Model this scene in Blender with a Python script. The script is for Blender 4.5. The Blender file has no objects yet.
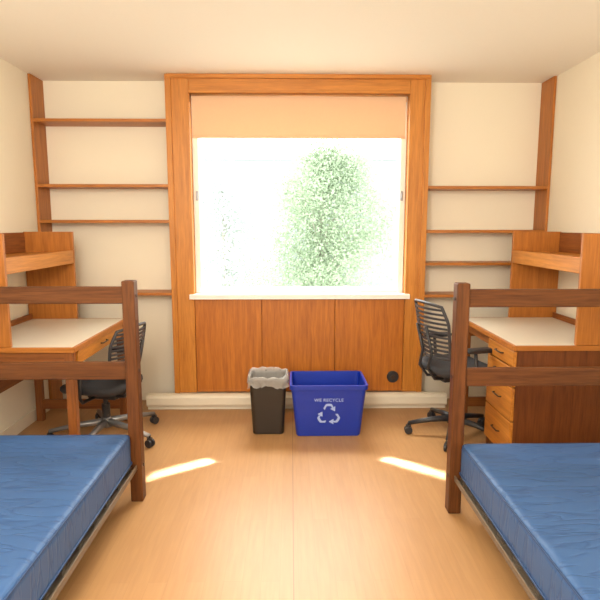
import bpy, bmesh, math, random
from mathutils import Vector, Matrix, noise
random.seed(7)
S = bpy.context.scene
S.view_settings.view_transform = 'Standard'
COL = S.collection

# ------------------------------------------------------------------ materials
def nmat(name):
    m = bpy.data.materials.new(name); m.use_nodes = True
    nt = m.node_tree
    return m, nt, nt.nodes['Principled BSDF']

def plain(name, col, rough=0.5, metal=0.0, nscale=40, var=0.06, bump=0.0, spec=0.5):
    m, nt, b = nmat(name)
    tc = nt.nodes.new('ShaderNodeTexCoord')
    n = nt.nodes.new('ShaderNodeTexNoise'); n.inputs['Scale'].default_value = nscale; n.inputs['Detail'].default_value = 4
    nt.links.new(tc.outputs['Object'], n.inputs['Vector'])
    r = nt.nodes.new('ShaderNodeValToRGB')
    r.color_ramp.elements[0].color = (*[c*(1-var) for c in col], 1)
    r.color_ramp.elements[1].color = (*[min(1, c*(1+var)) for c in col], 1)
    nt.links.new(n.outputs['Fac'], r.inputs['Fac'])
    nt.links.new(r.outputs['Color'], b.inputs['Base Color'])
    b.inputs['Roughness'].default_value = rough
    b.inputs['Metallic'].default_value = metal
    b.inputs['Specular IOR Level'].default_value = spec
    if bump:
        bp = nt.nodes.new('ShaderNodeBump'); bp.inputs['Strength'].default_value = bump
        bp.inputs['Distance'].default_value = 0.01
        nt.links.new(n.outputs['Fac'], bp.inputs['Height']); nt.links.new(bp.outputs['Normal'], b.inputs['Normal'])
    return m

def wood(name, c1, c2, axis='z', rough=0.42, scale=1.6, lo=.46, hi=.96, spec=.5):
    m, nt, b = nmat(name)
    tc = nt.nodes.new('ShaderNodeTexCoord'); mp = nt.nodes.new('ShaderNodeMapping')
    sc = {'x': (1.6, 26, 26), 'y': (26, 1.6, 26), 'z': (26, 26, 1.6)}[axis]
    mp.inputs['Scale'].default_value = [s*scale for s in sc]
    oi = nt.nodes.new('ShaderNodeObjectInfo')
    nt.links.new(tc.outputs['Object'], mp.inputs['Vector'])
    vm = nt.nodes.new('ShaderNodeVectorMath'); vm.operation = 'ADD'
    mu = nt.nodes.new('ShaderNodeMath'); mu.operation = 'MULTIPLY'; mu.inputs[1].default_value = 37
    nt.links.new(oi.outputs['Random'], mu.inputs[0])
    nt.links.new(mp.outputs['Vector'], vm.inputs[0]); nt.links.new(mu.outputs[0], vm.inputs[1])
    n = nt.nodes.new('ShaderNodeTexNoise'); n.inputs['Scale'].default_value = 1.0
    n.inputs['Detail'].default_value = 7; n.inputs['Roughness'].default_value = 0.62; n.inputs['Distortion'].default_value = 0.5
    nt.links.new(vm.outputs[0], n.inputs['Vector'])
    n2 = nt.nodes.new('ShaderNodeTexNoise'); n2.inputs['Scale'].default_value = 4.0; n2.inputs['Detail'].default_value = 4
    nt.links.new(vm.outputs[0], n2.inputs['Vector'])
    mx = nt.nodes.new('ShaderNodeMath'); mx.operation = 'MULTIPLY_ADD'; mx.inputs[1].default_value = 0.45
    nt.links.new(n2.outputs['Fac'], mx.inputs[0]); nt.links.new(n.outputs['Fac'], mx.inputs[2])
    r = nt.nodes.new('ShaderNodeValToRGB')
    r.color_ramp.elements[0].position = lo; r.color_ramp.elements[1].position = hi
    r.color_ramp.elements[0].color = (*c1, 1); r.color_ramp.elements[1].color = (*c2, 1)
    nt.links.new(mx.outputs[0], r.inputs['Fac']); nt.links.new(r.outputs['Color'], b.inputs['Base Color'])
    b.inputs['Roughness'].default_value = rough
    b.inputs['Specular IOR Level'].default_value = spec
    bp = nt.nodes.new('ShaderNodeBump'); bp.inputs['Strength'].default_value = 0.12; bp.inputs['Distance'].default_value = 0.004
    nt.links.new(n2.outputs['Fac'], bp.inputs['Height']); nt.links.new(bp.outputs['Normal'], b.inputs['Normal'])
    return m

OAK1, OAK2 = (0.38, 0.126, 0.012), (0.64, 0.256, 0.038)
M_oak_x = wood('oak_grain_x', OAK1, OAK2, 'x'); M_oak_z = wood('oak_grain_z', OAK1, OAK2, 'z'); M_oak_y = wood('oak_grain_y', OAK1, OAK2, 'y')
M_panel = wood('oak_panel', (0.31, 0.085, 0.007), (0.56, 0.185, 0.018), 'z', scale=1.6)
SH1, SH2 = (0.30, 0.095, 0.011), (0.52, 0.185, 0.028)
M_shf_x = wood('shelf_wood_x', SH1, SH2, 'x'); M_shf_z = wood('shelf_wood_z', SH1, SH2, 'z')
B1, B2 = (0.060, 0.018, 0.004), (0.165, 0.056, 0.014)
M_bed_x = wood('bed_wood_x', B1, B2, 'x', rough=.48, spec=.28)
M_bed_z = wood('bed_wood_z', B1, B2, 'z', rough=.48, spec=.28)
D1, D2 = (0.15, 0.042, 0.008), (0.34, 0.11, 0.021)
M_dsk_x = wood('desk_wood_x', D1, D2, 'x'); M_dsk_y = wood('desk_wood_y', D1, D2, 'y'); M_dsk_z = wood('desk_wood_z', D1, D2, 'z')
M_ped = wood('pedestal_wood', (0.095, 0.026, 0.006), (0.205, 0.062, 0.015), 'z', spec=.3)
M_wall = plain('wall_paint', (0.87, 0.80, 0.65), 0.7, var=0.015, nscale=90, bump=0.02)
M_ceil = plain('ceiling_paint', (0.93, 0.885, 0.795), 0.8, var=0.015, nscale=60, bump=0.02)
M_base = plain('baseboard_paint', (0.78, 0.71, 0.57), 0.5, var=0.02)
M_white = plain('white_paint', (0.90, 0.88, 0.83), 0.4, var=0.02)
M_lam = plain('desk_laminate', (0.76, 0.70, 0.58), 0.35, var=0.03, nscale=120)
M_black = plain('black_plastic', (0.024, 0.024, 0.028), 0.4, var=0.1)
M_mesh = plain('charcoal_plastic', (0.045, 0.045, 0.052), 0.4, var=0.1)
M_seat = plain('black_fabric', (0.03, 0.03, 0.035), 0.85, var=0.3, nscale=300, bump=0.2)
M_grey = plain('grey_metal', (0.30, 0.30, 0.31), 0.35, metal=0.6)
M_rail = plain('brown_steel', (0.20, 0.155, 0.11), 0.45, metal=0.3)
M_blue_bin = plain('blue_bin_plastic', (0.005, 0.030, 0.33), 0.35, var=0.08)
M_bin = plain('black_bin_plastic', (0.020, 0.014, 0.010), 0.4, var=0.1)
M_print = plain('pale_blue_print', (0.34, 0.45, 0.76), 0.5, var=0.02)
M_handle = plain('dark_handle', (0.05, 0.025, 0.015), 0.4)

def mattress_mat():
    m, nt, b = nmat('blue_mattress_vinyl')
    tc = nt.nodes.new('ShaderNodeTexCoord'); mp = nt.nodes.new('ShaderNodeMapping')
    mp.inputs['Rotation'].default_value = (0, 0, 0.3); mp.inputs['Scale'].default_value = (3.0, 14, 3)
    nt.links.new(tc.outputs['Object'], mp.inputs['Vector'])
    n = nt.nodes.new('ShaderNodeTexNoise'); n.inputs['Scale'].default_value = 1.3; n.inputs['Detail'].default_value = 2.5
    n.inputs['Distortion'].default_value = 0.7; n.inputs['Roughness'].default_value = 0.45
    nt.links.new(mp.outputs['Vector'], n.inputs['Vector'])
    ab = nt.nodes.new('ShaderNodeMath'); ab.operation = 'SUBTRACT'; ab.inputs[1].default_value = .5
    ab2 = nt.nodes.new('ShaderNodeMath'); ab2.operation = 'ABSOLUTE'
    ab3 = nt.nodes.new('ShaderNodeMath'); ab3.operation = 'MINIMUM'; ab3.inputs[1].default_value = .06
    nt.links.new(n.outputs['Fac'], ab.inputs[0]); nt.links.new(ab.outputs[0], ab2.inputs[0]); nt.links.new(ab2.outputs[0], ab3.inputs[0])
    bp = nt.nodes.new('ShaderNodeBump'); bp.inputs['Strength'].default_value = 0.55; bp.inputs['Distance'].default_value = 0.045
    nt.links.new(ab3.outputs[0], bp.inputs['Height']); nt.links.new(bp.outputs['Normal'], b.inputs['Normal'])
    r = nt.nodes.new('ShaderNodeValToRGB')
    r.color_ramp.elements[0].position = 0.0; r.color_ramp.elements[1].position = 0.04
    r.color_ramp.elements[0].color = (0.033, 0.088, 0.225, 1); r.color_ramp.elements[1].color = (0.045, 0.115, 0.280, 1)
    nt.links.new(ab2.outputs[0], r.inputs['Fac']); nt.links.new(r.outputs['Color'], b.inputs['Base Color'])
    b.inputs['Roughness'].default_value = 0.47
    b.inputs['Specular IOR Level'].default_value = 0.38
    return m
M_matt = mattress_mat()
M_pipe = plain('mattress_piping', (0.02, 0.055, 0.15), 0.5)

def floor_mat():
    m, nt, b = nmat('wood_floor')
    tc = nt.nodes.new('ShaderNodeTexCoord'); mp = nt.nodes.new('ShaderNodeMapping')
    mp.inputs['Rotation'].default_value = (0, 0, math.pi/2)
    nt.links.new(tc.outputs['Object'], mp.inputs['Vector'])
    br = nt.nodes.new('ShaderNodeTexBrick'); br.inputs['Scale'].default_value = 1
    br.inputs['Brick Width'].default_value = 0.9; br.inputs['Row Height'].default_value = 0.075
    br.inputs['Mortar Size'].default_value = 0.0010; br.inputs['Mortar Smooth'].default_value = 0.5
    br.inputs['Color1'].default_value = (0.455, 0.242, 0.094, 1); br.inputs['Color2'].default_value = (0.48, 0.262, 0.106, 1)
    br.inputs['Mortar'].default_value = (0.42, 0.22, 0.084, 1)
    nt.links.new(mp.outputs['Vector'], br.inputs['Vector'])
    mp2 = nt.nodes.new('ShaderNodeMapping'); mp2.inputs['Scale'].default_value = (30, 2.5, 1)
    nt.links.new(tc.outputs['Object'], mp2.inputs['Vector'])
    n = nt.nodes.new('ShaderNodeTexNoise'); n.inputs['Scale'].default_value = 2; n.inputs['Detail'].default_value = 6
    nt.links.new(mp2.outputs['Vector'], n.inputs['Vector'])
    mix = nt.nodes.new('ShaderNodeMix'); mix.data_type = 'RGBA'; mix.blend_type = 'MULTIPLY'
    r = nt.nodes.new('ShaderNodeValToRGB')
    r.color_ramp.elements[0].color = (0.90, 0.88, 0.86, 1); r.color_ramp.elements[1].color = (1.04, 1.04, 1.04, 1)
    r.color_ramp.elements[0].position = 0.3; r.color_ramp.elements[1].position = 0.7
    nt.links.new(n.outputs['Fac'], r.inputs['Fac'])
    mix.inputs[0].default_value = 0.8
    nt.links.new(br.outputs['Color'], mix.inputs[6]); nt.links.new(r.outputs['Color'], mix.inputs[7])
    sx = nt.nodes.new('ShaderNodeSeparateXYZ'); nt.links.new(tc.outputs['Object'], sx.inputs[0])
    a1 = nt.nodes.new('ShaderNodeMath'); a1.operation = 'ADD'; a1.inputs[1].default_value = .02
    a2 = nt.nodes.new('ShaderNodeMath'); a2.operation = 'ABSOLUTE'; a3 = nt.nodes.new('ShaderNodeMath'); a3.operation = 'LESS_THAN'; a3.inputs[1].default_value = .0022
    nt.links.new(sx.outputs['X'], a1.inputs[0]); nt.links.new(a1.outputs[0], a2.inputs[0]); nt.links.new(a2.outputs[0], a3.inputs[0])
    mix2 = nt.nodes.new('ShaderNodeMix'); mix2.data_type = 'RGBA'
    nt.links.new(a3.outputs[0], mix2.inputs[0]); nt.links.new(mix.outputs[2], mix2.inputs[6]); mix2.inputs[7].default_value = (.30, .15, .06, 1)
    nt.links.new(mix2.outputs[2], b.inputs['Base Color'])
    b.inputs['Roughness'].default_value = 0.40
    b.inputs['Specular IOR Level'].default_value = 0.62
    return m
M_floor = floor_mat()

def glass_mat():
    m = bpy.data.materials.new('window_glass'); m.use_nodes = True; nt = m.node_tree
    for n in list(nt.nodes): nt.nodes.remove(n)
    o = nt.nodes.new('ShaderNodeOutputMaterial'); t = nt.nodes.new('ShaderNodeBsdfTransparent')
    t.inputs[0].default_value = (.97, .985, .975, 1)
    nt.links.new(t.outputs[0], o.inputs[0])
    return m
M_glass = glass_mat()

def translucent(name, col, fac, transp=0.0, rough=0.7, nscale=60):
    m, nt, b = nmat(name)
    o = nt.nodes['Material Output']
    tc = nt.nodes.new('ShaderNodeTexCoord'); n = nt.nodes.new('ShaderNodeTexNoise'); n.inputs['Scale'].default_value = nscale
    nt.links.new(tc.outputs['Object'], n.inputs['Vector'])
    r = nt.nodes.new('ShaderNodeValToRGB')
    r.color_ramp.elements[0].color = (*[c*.94 for c in col], 1); r.color_ramp.elements[1].color = (*col, 1)
    nt.links.new(n.outputs['Fac'], r.inputs['Fac']); nt.links.new(r.outputs['Color'], b.inputs['Base Color'])
    b.inputs['Roughness'].default_value = rough
    t = nt.nodes.new('ShaderNodeBsdfTranslucent'); nt.links.new(r.outputs['Color'], t.inputs['Color'])
    x = nt.nodes.new('ShaderNodeMixShader'); x.inputs[0].default_value = fac
    nt.links.new(b.outputs[0], x.inputs[1]); nt.links.new(t.outputs[0], x.inputs[2])
    out = x
    if transp:
        tr = nt.nodes.new('ShaderNodeBsdfTransparent'); y = nt.nodes.new('ShaderNodeMixShader'); y.inputs[0].default_value = transp
        nt.links.new(x.outputs[0], y.inputs[1]); nt.links.new(tr.outputs[0], y.inputs[2]); out = y
    nt.links.new(out.outputs[0], o.inputs[0])
    return m
M_blind = translucent('blind_fabric', (0.86, 0.585, 0.375), 0.25)
M_bag = translucent('bin_liner_plastic', (0.80, 0.78, 0.75), 0.2, transp=0.62, rough=0.15)
M_leaf = translucent('leaf', (0.335, 0.42, 0.295), 0.4, nscale=3)
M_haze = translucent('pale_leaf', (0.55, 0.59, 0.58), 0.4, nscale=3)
M_bark = plain('bark', (0.42, 0.40, 0.35), 0.9, var=0.3)
M_grass = plain('lawn', (0.42, 0.45, 0.38), 0.9, nscale=2, var=0.1)
M_facade = plain('facade', (0.25, 0.268, 0.282), 0.8, nscale=2)

# ------------------------------------------------------------------ mesh helpers
def box(bm, x0, x1, y0, y1, z0, z1):
    vs = [bm.verts.new(p) for p in ((x0,y0,z0),(x1,y0,z0),(x1,y1,z0),(x0,y1,z0),(x0,y0,z1),(x1,y0,z1),(x1,y1,z1),(x0,y1,z1))]
    for f in ((3,2,1,0),(4,5,6,7),(0,1,5,4),(1,2,6,5),(2,3,7,6),(3,0,4,7)):
        bm.faces.new([vs[i] for i in f])

def tube(bm, pts, r, closed=False, n=8, radii=None):
    pts = [Vector(p) for p in pts]; N = len(pts); rings = []
    prev = None
    for i, p in enumerate(pts):
        a = pts[(i-1) % N] if (closed or i > 0) else pts[i]
        b = pts[(i+1) % N] if (closed or i < N-1) else pts[i]
        t = (b-a).normalized()
        if prev is None:
            ref = Vector((0,0,1)) if abs(t.z) < 0.9 else Vector((1,0,0))
            u = t.cross(ref).normalized()
        else:
            u = (prev - t*prev.dot(t)).normalized()
        prev = u; v = t.cross(u)
        rr = radii[i] if radii else r
        rings.append([bm.verts.new(p + (u*math.cos(2*math.pi*k/n) + v*math.sin(2*math.pi*k/n))*rr) for k in range(n)])
    for i in range(N if closed else N-1):
        A, B = rings[i], rings[(i+1) % N]
        for k in range(n):
            try: bm.faces.new([A[k], A[(k+1)%n], B[(k+1)%n], B[k]])
            except ValueError: pass
    if not closed:
        bm.faces.new(rings[0]); bm.faces.new(rings[-1][::-1])

def loft(bm, rings, capstart=True, capend=True):
    R = [[bm.verts.new(p) for p in r] for r in rings]
    n = len(R[0])
    for A, B in zip(R, R[1:]):
        for k in range(n): bm.faces.new([A[k], A[(k+1)%n], B[(k+1)%n], B[k]])
    if capstart: bm.faces.new(R[0][::-1])
    if capend: bm.faces.new(R[-1])

def rrect(w, d, r, z, seg=5, cx=0, cy=0):
    out = []
    for (sx, sy, a0) in ((1,1,0),(-1,1,90),(-1,-1,180),(1,-1,270)):
        for k in range(seg+1):
            a = math.radians(a0 + 90*k/seg)
            out.append((cx + sx*(w/2-r) + r*math.cos(a), cy + sy*(d/2-r) + r*math.sin(a), z))
    return out

def obj_from(bm, name, mat, parent=None, smooth=False, bevel=0.0, seg=2, **props):
    bmesh.ops.recalc_face_normals(bm, faces=bm.faces)
    me = bpy.data.meshes.new(name)
    xs = [v.co for v in bm.verts]
    c = Vector([(min(v[i] for v in xs)+max(v[i] for v in xs))/2 for i in range(3)])
    bmesh.ops.translate(bm, verts=bm.verts, vec=-c)
    bm.to_mesh(me); bm.free()
    me.materials.append(mat)
    o = bpy.data.objects.new(name, me); COL.objects.link(o); o.location = c
    if parent: o.parent = parent
    if smooth:
        for p in me.polygons: p.use_smooth = True
    if bevel:
        md = o.modifiers.new('bevel', 'BEVEL'); md.width = bevel; md.segments = seg; md.limit_method = 'ANGLE'
    for k, v in props.items(): o[k] = v
    return o

def boxes(name, bl, mat, parent=None, bevel=0.0, **props):
    bm = bmesh.new()
    for b in bl: box(bm, *b)
    return obj_from(bm, name, mat, parent, bevel=bevel, **props)

def thing(name, loc, label, category, rotz=0, **props):
    e = bpy.data.objects.new(name, None); COL.objects.link(e); e.location = loc; e.rotation_euler = (0, 0, rotz)
    e.empty_display_size = 0.1
    e['label'] = label; e['category'] = category
    for k, v in props.items(): e[k] = v
    return e

def dup(src, loc, rotz=0, label=None):
    def rec(o, par):
        n = o.copy(); COL.objects.link(n)
        if par is not None: n.parent = par
        for c in list(o.children): rec(c, n)
        return n
    n = rec(src, None); n.location = loc; n.rotation_euler = (0, 0, rotz)
    if label: n['label'] = label
    return n

# ------------------------------------------------------------------ room shell
XL, XR, CZ, YF, YB, YN = -1.88, 1.935, 2.49, 4.0, 4.20, -1.3
ST = dict(kind='structure')
boxes('floor', [(XL-.15, XR+.15, YN-.15, YB+.25, -.1, 0)], M_floor, **ST)
boxes('ceiling', [(XL-.15, XR+.15, YN-.15, YB+.25, CZ, CZ+.1)], M_ceil, **ST)
boxes('wall_left', [(XL-.12, XL, YN, YB+.2, 0, CZ)], M_wall, **ST)
boxes('wall_right', [(XR, XR+.12, YN, YB+.2, 0, CZ)], M_wall, **ST)
boxes('wall_front', [(XL, XR, YN-.12, YN, 0, CZ)], M_wall, **ST)
WX0, WX1, WZ0, WZ1 = -.735, .869, .87, 2.36
boxes('wall_back', [(XL, WX0, YB, YB+.2, 0, CZ), (WX1, XR, YB, YB+.2, 0, CZ),
                    (WX0, WX1, YB, YB+.2, 0, WZ0), (WX0, WX1, YB, YB+.2, WZ1, CZ)], M_wall, **ST)
# wood window surround
CX0, CX1 = -.892, 1.005
boxes('trim_1', [(CX0, WX0, YF, YB, .125, CZ-.001), (CX0-.012, CX0+.03, YF-.012, YB, .125, CZ-.001)], M_oak_z, bevel=.003, **ST)
boxes('trim_2', [(WX1, CX1, YF, YB, .125, CZ-.001), (CX1-.03, CX1+.012, YF-.012, YB, .125, CZ-.001)], M_oak_z, bevel=.003, **ST)
boxes('trim_3', [(WX0, WX1, YF+.002, YB, WZ1, CZ-.001), (CX0, CX1, YF-.018, YF+.01, CZ-.03, CZ-.001), (WX0, WX1, YF-.008, YF+.01, WZ1, WZ1+.02)], M_oak_x, bevel=.003, **ST)
p1, p2, gp = -.225, .335, .0022
boxes('trim_4', [(WX0+.004, p1-gp, YF+.004, YF+.02, .13, .86), (p1+gp, p2-gp, YF+.004, YF+.02, .13, .86), (p2+gp, WX1-.004, YF+.004, YF+.02, .13, .86),
                 (WX0, WX1, YF+.022, YB, .125, .868)], M_panel, bevel=.002, **ST)
# sill
boxes('trim_5', [(WX0-.03, WX1+.03, YF-.035, YF-.001, .862, .897), (WX0+.001, WX1-.001, YF-.001, YB+.2, .871, .8965)], M_white, **ST)
# rounded heater cover above a shallow recessed toe strip
bm = bmesh.new()
prof = [(3.998, .030), (3.955, .030), (3.944, .036), (3.938, .050), (3.938, .100), (3.946, .114), (3.960, .123), (3.998, .124)]
loft(bm, [[(x, y, z) for y, z in prof] for x in (CX0-.22, CX1+.2)])
box(bm, CX0-.22, CX1+.2, 3.975, 3.998, 0, .030)
obj_from(bm, 'baseboard_back', M_base, **ST)
boxes('baseboard_left', [(XL+.001, XL+.013, YN, 3.98, 0, .09)], M_base, bevel=.003, **ST)
boxes('baseboard_right', [(XR-.013, XR-.001, YN, 3.98, 0, .09)], M_base, bevel=.003, **ST)

# window
fw = .045
gy0, gy1 = 4.08, 4.19
w = boxes('window_1', [(WX0+.001, WX0+fw, gy0, gy1, .898, WZ1), (WX1-fw, WX1-.001, gy0, gy1, .898, WZ1),
                   (WX0+fw, WX1-fw, gy0+.03, gy1, .898, .898+.035), (WX0+fw, WX1-fw, gy0+.03, gy1, WZ1-fw, WZ1-.001)], M_white, bevel=.004, **ST)
def child_keep(o, par):
    o.parent = par; o.location = Vector(o.location) - Vector(par.location)
g = boxes('glass', [(WX0+fw, WX1-fw, 4.162, 4.168, .933, WZ1-fw)], M_glass); child_keep(g, w)
for xx in (WX0+.03, WX1-.03):
    l = boxes('window_latch', [(xx-.010, xx+.010, gy0-.010, gy0, 1.60, 1.67), (xx-.006, xx+.006, gy0-.025, gy0-.010, 1.62, 1.655)], M_grey, bevel=.003); child_keep(l, w)

# roller blind
rb = thing('roller_blind', (.05, 4.04, WZ1), 'peach fabric roller blind pulled partly down over the window', 'window blind')
bm = bmesh.new(); tube(bm, [(-.77, 0, -.03), (.80, 0, -.03)], .022, n=16); obj_from(bm, 'roller', M_blind, rb, smooth=True)
boxes('blind_fabric', [(-.768, .79, -.024, -.021, -.295, -.02)], M_blind, rb)
boxes('bottom_rail', [(-.768, .79, -.030, -.014, -.313, -.295)], M_blind, rb, bevel=.003)

# outlet on panel
pl = thing('wall_outlet', (.79, YF+.003, .247), 'round black outlet cover on the wood panelling under the window', 'outlet')
bm = bmesh.new(); tube(bm, [(0, 0, 0), (0, -.012, 0), (0, -.018, 0)], .045, n=28, radii=[.046, .046, .038]); obj_from(bm, 'cover_plate', M_black, pl)
bm = bmesh.new(); tube(bm, [(0, -.018, 0), (0, -.022, 0)], .018, n=20); obj_from(bm, 'socket', M_handle, pl)

# built in shelves
def shelves(side, zs):
    if side < 0: x0, x1 = XL+.001, CX0-.013; px = (x0, x0+.020)
    else: x0, x1 = CX1+.013, XR-.001; px = (x1-.020, x1)
    o = Vector(((x0+x1)/2, 4.10, 0))
    t = thing('built_in_bookshelf', o, 'built-in empty oak bookshelf with thin boards beside the window' if side < 0 else
              'built-in empty oak bookshelf with closely spaced lower boards beside the window', 'bookshelf')
    boxes('end_panel', [(px[0]-o.x, px[1]-o.x, -.10, .099, 0.001, CZ-.002)], M_shf_z, t, bevel=.002)
    a, b = (px[1], x1) if side < 0 else (x0, px[0])
    for z in zs:
        boxes('shelf', [(a-o.x, b-o.x, -.10, .099, z-.012, z+.010)], M_shf_x, t, bevel=.002)
shelves(-1, [2.17, 1.705, 1.445, .90])
shelves(1, [1.695, 1.37, 1.125, .88])

# ------------------------------------------------------------------ beds
BL = 2.05
def make_bed(loc):
    t = thing('bed_frame', loc, 'dark brown wooden single bed frame with slatted footboard and blue mattress', 'bed')
    hx = .5; hy = BL/2
    for sx in (-1, 1):
        for sy in (-1, 1):
            bm = bmesh.new(); box(bm, sx*hx-.031, sx*hx+.031, sy*hy-.033, sy*hy+.033, 0, 1.145)
            obj_from(bm, 'bed_post', M_bed_z, t, bevel=.007, seg=3)
    for sy, nm in ((-1, 'headboard_rail'), (1, 'footboard_rail')):
        for z0, z1 in ((1.03, 1.115), (.645, .735)):
            boxes(nm, [(-hx+.031, hx-.031, sy*hy-.014, sy*hy+.014, z0, z1)], M_bed_x, t, bevel=.005)
        boxes(nm, [(-hx+.031, hx-.031, sy*hy-.012, sy*hy+.012, .14, .19)], M_bed_x, t, bevel=.005)
    for sx in (-1, 1):
        xo = sx*(hx+.006)
        boxes('side_rail', [(xo-.003, xo+.003, -hy+.033, hy-.033, .176, .202), (min(xo, xo-sx*.05), max(xo, xo-sx*.05), -hy+.033, hy-.033, .170, .175)], M_rail, t, bevel=.001)
    bl = [(-hx+.02, hx-.02, -hy+.1+i*.155, -hy+.16+i*.155, .176, .19) for i in range(13)]
    boxes('bed_slats', bl + [(-hx+.1, -hx+.13, -hy+.03, hy-.03, .19, .2), (hx-.13, hx-.1, -hy+.03, hy-.03, .19, .2)], M_rail, t)
    for sx in (-1, 1):
        for z in (1.07, .69, .19):
            bm = bmesh.new(); tube(bm, [(sx*(hx+.031), hy, z), (sx*(hx+.035), hy, z)], .009, n=12); obj_from(bm, 'bolt_cap', M_handle, t)
    return t
def make_mattress(loc):
    t = thing('mattress', loc, 'blue vinyl institutional mattress, bare and wrinkled, on a wooden bed', 'mattress')
    W, L, H, r = .985, BL-.09, .178, .032
    bm = bmesh.new(); bmesh.ops.create_cube(bm, size=1)
    bmesh.ops.subdivide_edges(bm, edges=bm.edges, cuts=60, use_grid_fill=True)
    for v in bm.verts:
        u = v.co*2
        p = Vector((math.copysign(abs(u.x)**.75, u.x)*W/2, math.copysign(abs(u.y)**.75, u.y)*L/2, math.copysign(abs(u.z)**.8, u.z)*H/2))
        q = Vector((max(-W/2+r, min(W/2-r, p.x)), max(-L/2+r, min(L/2-r, p.y)), max(-H/2+r, min(H/2-r, p.z))))
        d = p-q
        if d.length > 1e-6: p = q+d.normalized()*r
        f = noise.noise(Vector((p.x*3+p.y*2.5, p.y*12, 3)))*.006 + noise.noise(Vector((p.x*2, p.y*2, 8)))*.006
        if p.z > 0:
            e = min(1, (W/2-abs(p.x))/.25)*min(1, (L/2-abs(p.y))/.3)
            p.z += f + .008*e
        s = noise.noise(Vector((p.y*6, p.z*5, 1)))*.004
        if abs(u.x) > .99: p.x -= math.copysign(abs(s), p.x)
        v.co = p + Vector((0, 0, H/2))
    obj_from(bm, 'mattress_cover', M_matt, t, smooth=True)
    for z in (.028, H-.012):
        pts = rrect(W+.004-.012*(z > .1), L+.004-.012*(z > .1), .035, z, 6)
        pts2 = []
        for a, b in zip(pts, pts[1:]+pts[:1]):
            n = 14 if (Vector(b)-Vector(a)).length > .3 else 1
            for k in range(n):
                pts2.append(Vector(a).lerp(Vector(b), k/n))
        bm = bmesh.new(); tube(bm, pts2, .0045, closed=True, n=6); obj_from(bm, 'piping', M_pipe, t, smooth=True)
    return t
bcl = Vector((-1.297, 2.61-BL/2, 0)); bcr = Vector((1.305, 2.467-BL/2, 0))
bed = make_bed(bcl); bed2 = dup(bed, bcr)
mt = make_mattress(bcl + Vector((0, 0, .2005))); mt2 = dup(mt, bcr + Vector((0, 0, .2005)), math.pi)
for o in (bed, bed2): o['group'] = 'dormitory beds'
for o in (mt, mt2): o['group'] = 'blue mattresses'

# ------------------------------------------------------------------ desks
def make_desk(loc, rotz, pedestal, label):
    t = thing('desk', loc, label, 'desk', rotz)
    hx, hy = .345, .47
    boxes('desktop', [(-hx+.02, hx-.018, -hy+.018, hy-.018, .728, .752)], M_lam, t, bevel=.001)
    boxes('desktop_edge', [(hx-.018, hx, -hy, hy, .722, .751), (-hx, hx-.018, -hy, -hy+.018, .722, .751), (-hx, hx-.018, hy-.018, hy, .722, .751), (-hx, -hx+.02, -hy+.018, hy-.018, .722, .751)], M_shf_x, t, bevel=.003)
    y0, y1 = hy-.41, hy-.01
    def drawer(ya, yb, z0, z1):
        d = boxes('drawer', [(hx-.03, hx-.008, ya+.008, yb-.008, z0, z1), (-hx+.06, hx-.03, ya+.03, ya+.042, z0+.01, z1-.02),
                             (-hx+.06, hx-.03, yb-.042, yb-.03, z0+.01, z1-.02), (-hx+.06, hx-.03, ya+.042, yb-.042, z0+.01, z0+.018),
                             (-hx+.06, -hx+.072, ya+.042, yb-.042, z0+.018, z1-.02)], M_oak_y, t, bevel=.004)
        zc = (z0+z1)/2; yc = (ya+yb)/2
        bm = bmesh.new(); tube(bm, [(hx-.008, yc-.05, zc+.005), (hx+.008, yc-.045, zc+.005), (hx+.008, yc+.045, zc+.005), (hx-.008, yc+.05, zc+.005)], .004)
        h = obj_from(bm, 'handle', M_handle, None, smooth=True)
        child_keep(h, d)
    ends = [-1]
    if pedestal:
        boxes('pedestal', [(-hx+.02, hx-.025, y1-.02, y1, .0, .722), (-hx+.02, hx-.025, y0, y0+.02, .0, .722),
                       (-hx+.02, -hx+.035, y0+.02, y1-.02, .05, .722), (-hx+.035, hx-.03, y0+.02, y1-.02, .05, .07),
                       (hx-.045, hx-.03, y0+.02, y1-.02, .0, .07)], M_ped, t, bevel=.002)
        for z0, z1 in ((.08, .30), (.308, .50), (.508, .615), (.623, .715)): drawer(y0, y1, z0, z1)
        yend = y0
        boxes('front_apron', [(hx-.05, hx-.03, -hy+.057, y0, .66, .722)], M_dsk_y, t, bevel=.003)
    else:
        ends = [-1, 1]; yend = hy-.065
        drawer(-hy+.07, hy-.07, .64, .718)
    for s in ends:
        ya, yb = sorted((s*(hy-.012), s*(hy-.057)))
        for x in (hx-.065, -hx+.02):
            boxes('leg', [(x, x+.05, ya, yb, 0, .722)], M_dsk_z, t, bevel=.004)
        boxes('end_rail', [(-hx+.07, hx-.065, ya+.008, yb-.012, .62, .722)], M_dsk_x, t, bevel=.003)
        boxes('end_rail', [(-hx+.07, hx-.065, ya+.008, yb-.012, .09, .16)], M_dsk_x, t, bevel=.003)
    boxes('back_panel', [(-hx+.02, -hx+.035, -hy+.065, yend, .36, .722)], M_dsk_y, t, bevel=.002)
    hd = 0.0
    for ys in (-hy+.004, hy-.026):
        boxes('hutch_side', [(-hx+.002, hd, ys, ys+.022, .752, 1.37)], M_shf_z, t, bevel=.003)
    a, b = -hy+.026, hy-.026
    boxes('hutch_shelf', [(-hx+.002, hd-.02, a, b, 1.205, 1.227), (hd-.02, hd-.001, a, b, 1.15, 1.24)], M_oak_y, t, bevel=.003)
    boxes('hutch_back', [(-hx+.002, -hx+.014, a, b, 1.227, 1.365), (-hx+.014, -hx+.03, a, b, .752, .79), (-hx+.002, -hx+.014, a, b, 1.10, 1.205)], M_dsk_y, t, bevel=.002)
    return t
make_desk((-1.53, 3.32, 0), 0, False, 'oak desk on open leg frames with pale top and hutch shelf')
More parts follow.
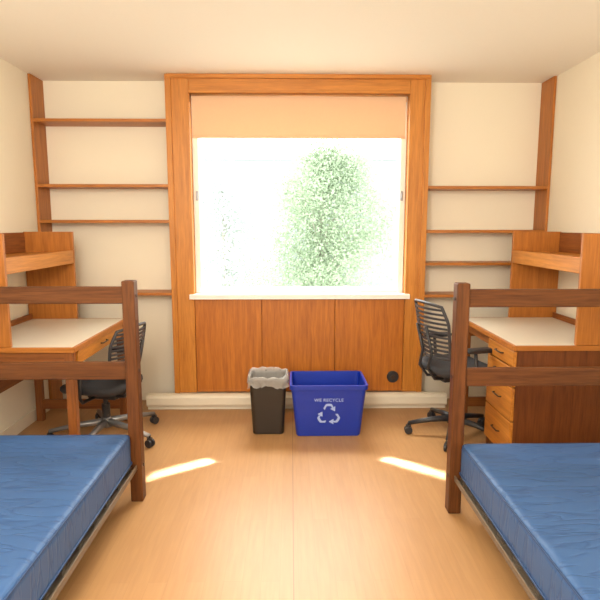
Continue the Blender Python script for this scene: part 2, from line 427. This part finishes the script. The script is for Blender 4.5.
make_desk((1.580, 3.32, 0), math.pi, True, 'oak desk with drawer pedestal, pale top and hutch shelf')

# ------------------------------------------------------------------ chairs
def make_chair(loc, rotz, sh, bh, mbase, R, label, seed=0, bwid=.205):
    t = thing('office_chair', loc, label, 'chair', rotz, group='desk chairs')
    bm = bmesh.new()
    tube(bm, [(0,0,.085), (0,0,.15)], .035, n=16, radii=[.04, .03])
    angs = [seed + k*2*math.pi/5 for k in range(5)]
    for a in angs:
        c, s = math.cos(a), math.sin(a)
        tube(bm, [(0,0,.12), (R*.5*c, R*.5*s, .105), (R*c, R*s, .075)], .02, n=8, radii=[.026, .019, .014])
    obj_from(bm, 'base', mbase, t, smooth=True)
    for a in angs:
        c, s = math.cos(a), math.sin(a); bm = bmesh.new()
        P = Vector((R*c, R*s, 0)); tn = Vector((-s, c, 0))
        for k in (-1, 1):
            ctr = P + tn*k*.014 + Vector((0,0,.027))
            tube(bm, [ctr - tn*.009, ctr - tn*.006, ctr + tn*.006, ctr + tn*.009], .026, n=18, radii=[.021, .0265, .0265, .021])
        tube(bm, [P + Vector((0,0,.027)), P + Vector((0,0,.078))], .007, n=8)
        tube(bm, [P + Vector((0,0,.045)), P + Vector((0,0,.062))], .018, n=12)
        obj_from(bm, 'caster', M_black, t, smooth=False)
    bm = bmesh.new(); tube(bm, [(0,0,.12), (0,0,.24), (0,0,.241), (0,0,sh-.08)], .02, n=16, radii=[.027, .027, .016, .016]); obj_from(bm, 'gas_column', M_black, t, smooth=False)
    boxes('tilt_mechanism', [(-.12, .09, -.07, .07, sh-.085, sh-.045)], M_black, t, bevel=.012)
    bm = bmesh.new()
    rings = []
    for z, sc in ((-.035, .86), (-.028, .95), (-.008, 1.0), (.01, .99), (.020, .94), (.024, .80)):
        ring = []
        for x, y, _ in rrect(.42*sc, .44*sc, .10*sc, 0, 6):
            drop = -.09*max(0, x-.10) + .02*(abs(y)/.24)**2
            ring.append((x+.015, y, sh+z+drop))
        rings.append(ring)
    loft(bm, rings)
    obj_from(bm, 'seat', M_seat, t, smooth=True)
    z0, z1 = sh+.10, sh+.10+bh
    def bx(y, z): return -.205 - .22*(z-z0) + .075*(y/.21)**2 + .25*((z-z0)-.12)**2
    def hw(z):
        f = (z-z0)/(z1-z0); return bwid*(1-.12*(1-f)**2) * (1 - .16*max(0, f-.7)/.3)
    bm = bmesh.new()
    n = 11
    for i in range(n):
        z = z0+.02 + (z1-z0-.04)*i/(n-1); W = hw(z)-.004; st = 10; prev = None
        for k in range(st+1):
            y = -W + 2*W*k/st; x = bx(y, z)
            q = [bm.verts.new((x+dx, y, z+dz)) for dx, dz in ((-.005, -.006), (.005, -.007), (.005, .007), (-.005, .006))]
            if prev:
                for j in range(4): bm.faces.new([prev[j], prev[(j+1)%4], q[(j+1)%4], q[j]])
            else: bm.faces.new(q)
            prev = q
        bm.faces.new(prev[::-1])
    obj_from(bm, 'backrest_slats', M_mesh, t)
    bm = bmesh.new(); pts = []
    for k in range(13): z = z0+(z1-z0)*k/12; pts.append((bx(hw(z), z), hw(z), z))
    for k in range(1, 9): y = hw(z1)*(1-2*k/9); pts.append((bx(y, z1), y, z1+.018*(1-(y/hw(z1))**2)))
    for k in range(13): z = z1-(z1-z0)*k/12; pts.append((bx(-hw(z), z), -hw(z), z))
    for k in range(1, 9): y = -hw(z0)*(1-2*k/9); pts.append((bx(y, z0), y, z0-.01*(1-(y/hw(z0))**2)))
    tube(bm, pts, .010, closed=True, n=8); obj_from(bm, 'backrest_frame', M_mesh, t, smooth=True)
    bm = bmesh.new()
    for sy in (-1, 1):
        tube(bm, [(-.08, sy*.05, sh-.065), (-.18, sy*.05, sh-.055), (-.235, sy*.055, sh+.02), (bx(.06, z0)-.018, sy*.06, z0+.02), (bx(.06, z0+.2)-.018, sy*.06, z0+.2)], .010)
    obj_from(bm, 'back_support', M_black, t, smooth=True)
    for sy in (-1, 1):
        bm = bmesh.new()
        tube(bm, [(0, sy*.12, sh-.055), (0, sy*.23, sh-.055), (-.0, sy*.255, sh-.02), (-.02, sy*.255, sh+.16)], .011)
        rings = []
        for z, sc in ((sh+.155, .8), (sh+.161, 1), (sh+.175, 1), (sh+.182, .85)):
            rings.append(rrect(.21*sc, .06*sc, .028*sc, z, 5, .01, sy*.255))
        loft(bm, rings)
        obj_from(bm, 'armrest', M_black, t, smooth=True)
    return t
make_chair((-1.235, 3.42, 0), math.radians(164), .375, .29, M_grey, .36, 'black office chair with ribbed back lowered and pushed to the desk', .46, .19)
make_chair((1.10, 3.44, 0), math.radians(14), .475, .335, M_black, .30, 'black office chair with ribbed back, raised higher, at the desk drawers', .3)

# ------------------------------------------------------------------ bins
def shell(name, wt, dt, wb, db, H, r, th, mat, parent, rimw=.012):
    bm = bmesh.new()
    rings = [rrect(wb-.01, db-.01, r*.8, 0), rrect(wb, db, r, .008), rrect(wt, dt, r, H-.03), rrect(wt+rimw, dt+rimw, r+.004, H-.03),
             rrect(wt+rimw, dt+rimw, r+.004, H-.002), rrect(wt+rimw-.004, dt+rimw-.004, r+.002, H), rrect(wt-2*th, dt-2*th, r-.002, H), rrect(wb-2*th, db-2*th, r-.004, .012)]
    loft(bm, rings)
    return obj_from(bm, name, mat, parent, smooth=False)
tb = thing('trash_bin', (-.158, 3.55, 0), 'black plastic wastebasket with clear liner folded over rim, beside recycling bin', 'trash bin')
shell('bin_body', .250, .22, .212, .18, .40, .03, .003, M_bin, tb, rimw=.008)
bm = bmesh.new()
def dens(w, d, z, amp, sd, za=None):
    base = rrect(w, d, .035, z, 6); out = []
    za = amp*.2 if za is None else za
    for a, b in zip(base, base[1:]+base[:1]):
        a, b = Vector(a), Vector(b); n = 16 if (b-a).length > .05 else 1
        for k in range(n):
            p = a.lerp(b, k/n); q = 1 + amp*noise.noise(Vector((p.x*60, p.y*60, sd)))
            out.append((p.x*q, p.y*q, z + za*noise.noise(Vector((p.x*22, p.y*22, sd*.3+5)))))
    return out
loft(bm, [dens(.205, .175, .20, .06, 1), dens(.222, .195, .30, .06, 2), dens(.232, .203, .38, .03, 3), dens(.248, .22, .411, .05, 4, .022), dens(.266, .239, .407, .05, 4.3, .022), dens(.276, .248, .387, .10, 4.7, .02), dens(.270, .243, .365, .12, 5.5, .03), dens(.276, .248, .345, .15, 6.2, .045)], capstart=True, capend=False)
obj_from(bm, 'bin_liner', M_bag, tb, smooth=True, label='clear wrinkled plastic liner')

HB = .365
WB, DB = .435, .285
rc = thing('recycling_bin', (.250, 3.565, 0), 'open blue plastic recycling bin with white recycling symbol', 'recycling bin')
shell('bin_body', .50, .35, WB, DB, HB, .03, .004, M_blue_bin, rc, rimw=.022)
def front_pt(x, z, off=.0015):
    f = (z-.008)/(HB-.038)
    y = -(DB/2 + (.35-DB)/2*f) - off
    return (x, y, z)
bm = bmesh.new()
cx, cz = 0.0, .157
R0 = .080
BW = .017
def tri_r(th):
    m = (th - math.pi/2) % (2*math.pi/3) - math.pi/3
    return min(R0*.70/math.cos(m), R0)
for k in range(3):
    v = math.pi/2 + k*2*math.pi/3
    a0, a1 = v+.66, v-.46
    prev = None; N = 16
    for i in range(N+1):
        a = a0 + (a1-a0)*i/N
        ro = tri_r(a); ri = ro-BW
        q = [bm.verts.new(front_pt(cx+rr*math.cos(a), cz+rr*math.sin(a))) for rr in (ri, ro)]
        if prev: bm.faces.new([prev[0], prev[1], q[1], q[0]])
        prev = q
    ro = tri_r(a1)
    sd = v - math.pi/3; nrm = Vector((math.cos(sd), math.sin(sd))); tg = Vector((math.sin(sd), -math.cos(sd)))
    c = Vector((math.cos(a1), math.sin(a1)))*(ro-BW/2)
    pts = [c-nrm*.020, c+nrm*.020, c+tg*.032]
    bm.faces.new([bm.verts.new(front_pt(cx+p.x, cz+p.y)) for p in pts])
obj_from(bm, 'recycling_symbol', M_print, rc, label='white three-arrow recycling symbol')
def text_mesh(s, size, z, name):
    cu = bpy.data.curves.new('txt', 'FONT'); cu.body = s; cu.size = size; cu.align_x = 'CENTER'; cu.offset = .0003; cu.space_character = 1.08
    to = bpy.data.objects.new('txt', cu); COL.objects.link(to)
    bpy.context.view_layer.update()
    me = bpy.data.meshes.new_from_object(to.evaluated_get(bpy.context.evaluated_depsgraph_get()))
    bpy.data.objects.remove(to)
    bm = bmesh.new(); bm.from_mesh(me)
    for v in bm.verts: v.co = Vector(front_pt(v.co.x+cx, z+v.co.y))
    obj_from(bm, name, M_print, rc)
text_mesh('WE RECYCLE', .031, .252, 'printed_text')

# ------------------------------------------------------------------ outside
boxes('ground', [(-40, 40, 4.6, 60, -3.4, -3.2)], M_grass, kind='structure')
def make_tree(loc, H, rad, n, label, mat, nc=60, size=(.035, .06), cr=(.30, .48)):
    t = thing('tree', loc, label, 'tree')
    bm = bmesh.new()
    tube(bm, [(0,0,0), (.05,0,H*.3), (-.05,.05,H*.6), (0,0,H*.9)], .1, n=8, radii=[.12, .08, .05, .02])
    cl = []
    for i in range(nc):
        a = random.uniform(0, 6.28); h = (.22 + .76*(i+.5)/nc)*H
        prof = math.sin(math.pi*min(.97, max(.1, (h/H-.05)/.98)))**.55
        rr = rad*prof*random.uniform(.05, .9)
        c = Vector((rr*math.cos(a), rr*math.sin(a), h)); cl.append((c, random.uniform(*cr)*rad*(.55+.45*prof)))
        tube(bm, [(0, 0, h-.15*H), tuple(c*.5 + Vector((0,0,(h-.08*H)*.5))), tuple(c)], .02, n=5, radii=[.018, .012, .005])
    obj_from(bm, 'trunk', M_bark, t, smooth=True)
    bm = bmesh.new()
    for i in range(n):
        c, r = random.choice(cl)
        v = Vector((random.gauss(0,1), random.gauss(0,1), random.gauss(0,1)))*r*.55
        p = c+v; s = random.uniform(*size)
        u = Vector((random.uniform(-1,1), random.uniform(-1,1), random.uniform(-1,1))).normalized()
        w_ = u.orthogonal().normalized()
        vs = [bm.verts.new(p+d) for d in (-u*s, w_*s*.55, u*s, -w_*s*.55)]
        bm.faces.new(vs)
    obj_from(bm, 'foliage', mat, t, kind='stuff')
make_tree((.62, 11, -3.2), 6.2, 1.7, 52000, 'leafy green tree outside the window', M_leaf, nc=80, size=(.022, .038), cr=(.25, .42))
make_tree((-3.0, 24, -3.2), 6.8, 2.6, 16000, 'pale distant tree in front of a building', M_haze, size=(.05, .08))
bd = thing('building', (0, 34, -3.2), 'pale flat-roofed building outside the window', 'building')
boxes('facade', [(-14, 14, 0, 6, 0, 8.7)], M_facade, bd)
boxes('roof_parapet', [(-14.1, 14.1, -.05, 6.1, 8.7, 9.0)], M_facade, bd)

# ------------------------------------------------------------------ light
wd = bpy.data.worlds.new('world'); S.world = wd; wd.use_nodes = True
bg = wd.node_tree.nodes['Background']; bg.inputs[0].default_value = (1.0, .98, .95, 1); bg.inputs[1].default_value = 6.2

def area(name, loc, target, sx, sy, power, col, spread=None):
    l = bpy.data.lights.new(name, 'AREA'); l.shape = 'RECTANGLE'; l.size = sx; l.size_y = sy; l.energy = power; l.color = col
    if spread: l.spread = spread
    o = bpy.data.objects.new(name, l); COL.objects.link(o); o.location = loc
    o.rotation_euler = (Vector(target)-Vector(loc)).to_track_quat('-Z', 'Y').to_euler()
    return o
area('sky_light', (.05, 4.78, 2.75), (.05, 3.0, 0), 1.5, .75, 105, (1, .96, .90))
area('rear_fill', (0, -1.15, 1.7), (0, 3, 1.6), 3.0, 1.4, 52, (1, .945, .86))  # unseen fill panel added behind the camera to brighten the room
pl_ = bpy.data.lights.new('ceiling_fill', 'POINT'); pl_.energy = 124; pl_.shadow_soft_size = .3; pl_.color = (1, .95, .86)  # added point fill, out of view, no fixture; lifts the ceiling and walls
po = bpy.data.objects.new('ceiling_fill', pl_); COL.objects.link(po); po.location = (-.5, .35, 1.98)
def beam(c, ld, length, width, d, power):
    c = Vector(c); d = Vector(d).normalized(); ld = Vector(ld).normalized()
    e = (ld - d*ld.dot(d)); k = e.length; e.normalize()
    z = -d; y = z.cross(e)
    M = Matrix((e, y, z)).transposed().to_4x4(); M.translation = c - d*((4.75-c.y)/(-d.y))
    l = bpy.data.lights.new('sun_beam', 'AREA'); l.shape = 'RECTANGLE'; l.size = length*k; l.size_y = width; l.energy = power; l.color = (1, .90, .70); l.spread = math.radians(2.4)
    o = bpy.data.objects.new('sun_beam', l); COL.objects.link(o); o.matrix_world = M
beam((-.62, 2.98, 0), (-.46, -.30, 0), .62, .010, (-.1, -1, -1.0), 1.0)
beam((.69, 2.98, 0), (.37, -.28, 0), .50, .008, (.06, -1, -1.0), .8)

# ------------------------------------------------------------------ camera
cd = bpy.data.cameras.new('camera'); cd.sensor_width = 36; cd.lens = 530/600*36; cd.clip_start = .05
co = bpy.data.objects.new('camera', cd); COL.objects.link(co)
co.location = (0, 0, 1.41); co.rotation_euler = (math.radians(90-7.95), 0, -math.radians(.97))
S.camera = co
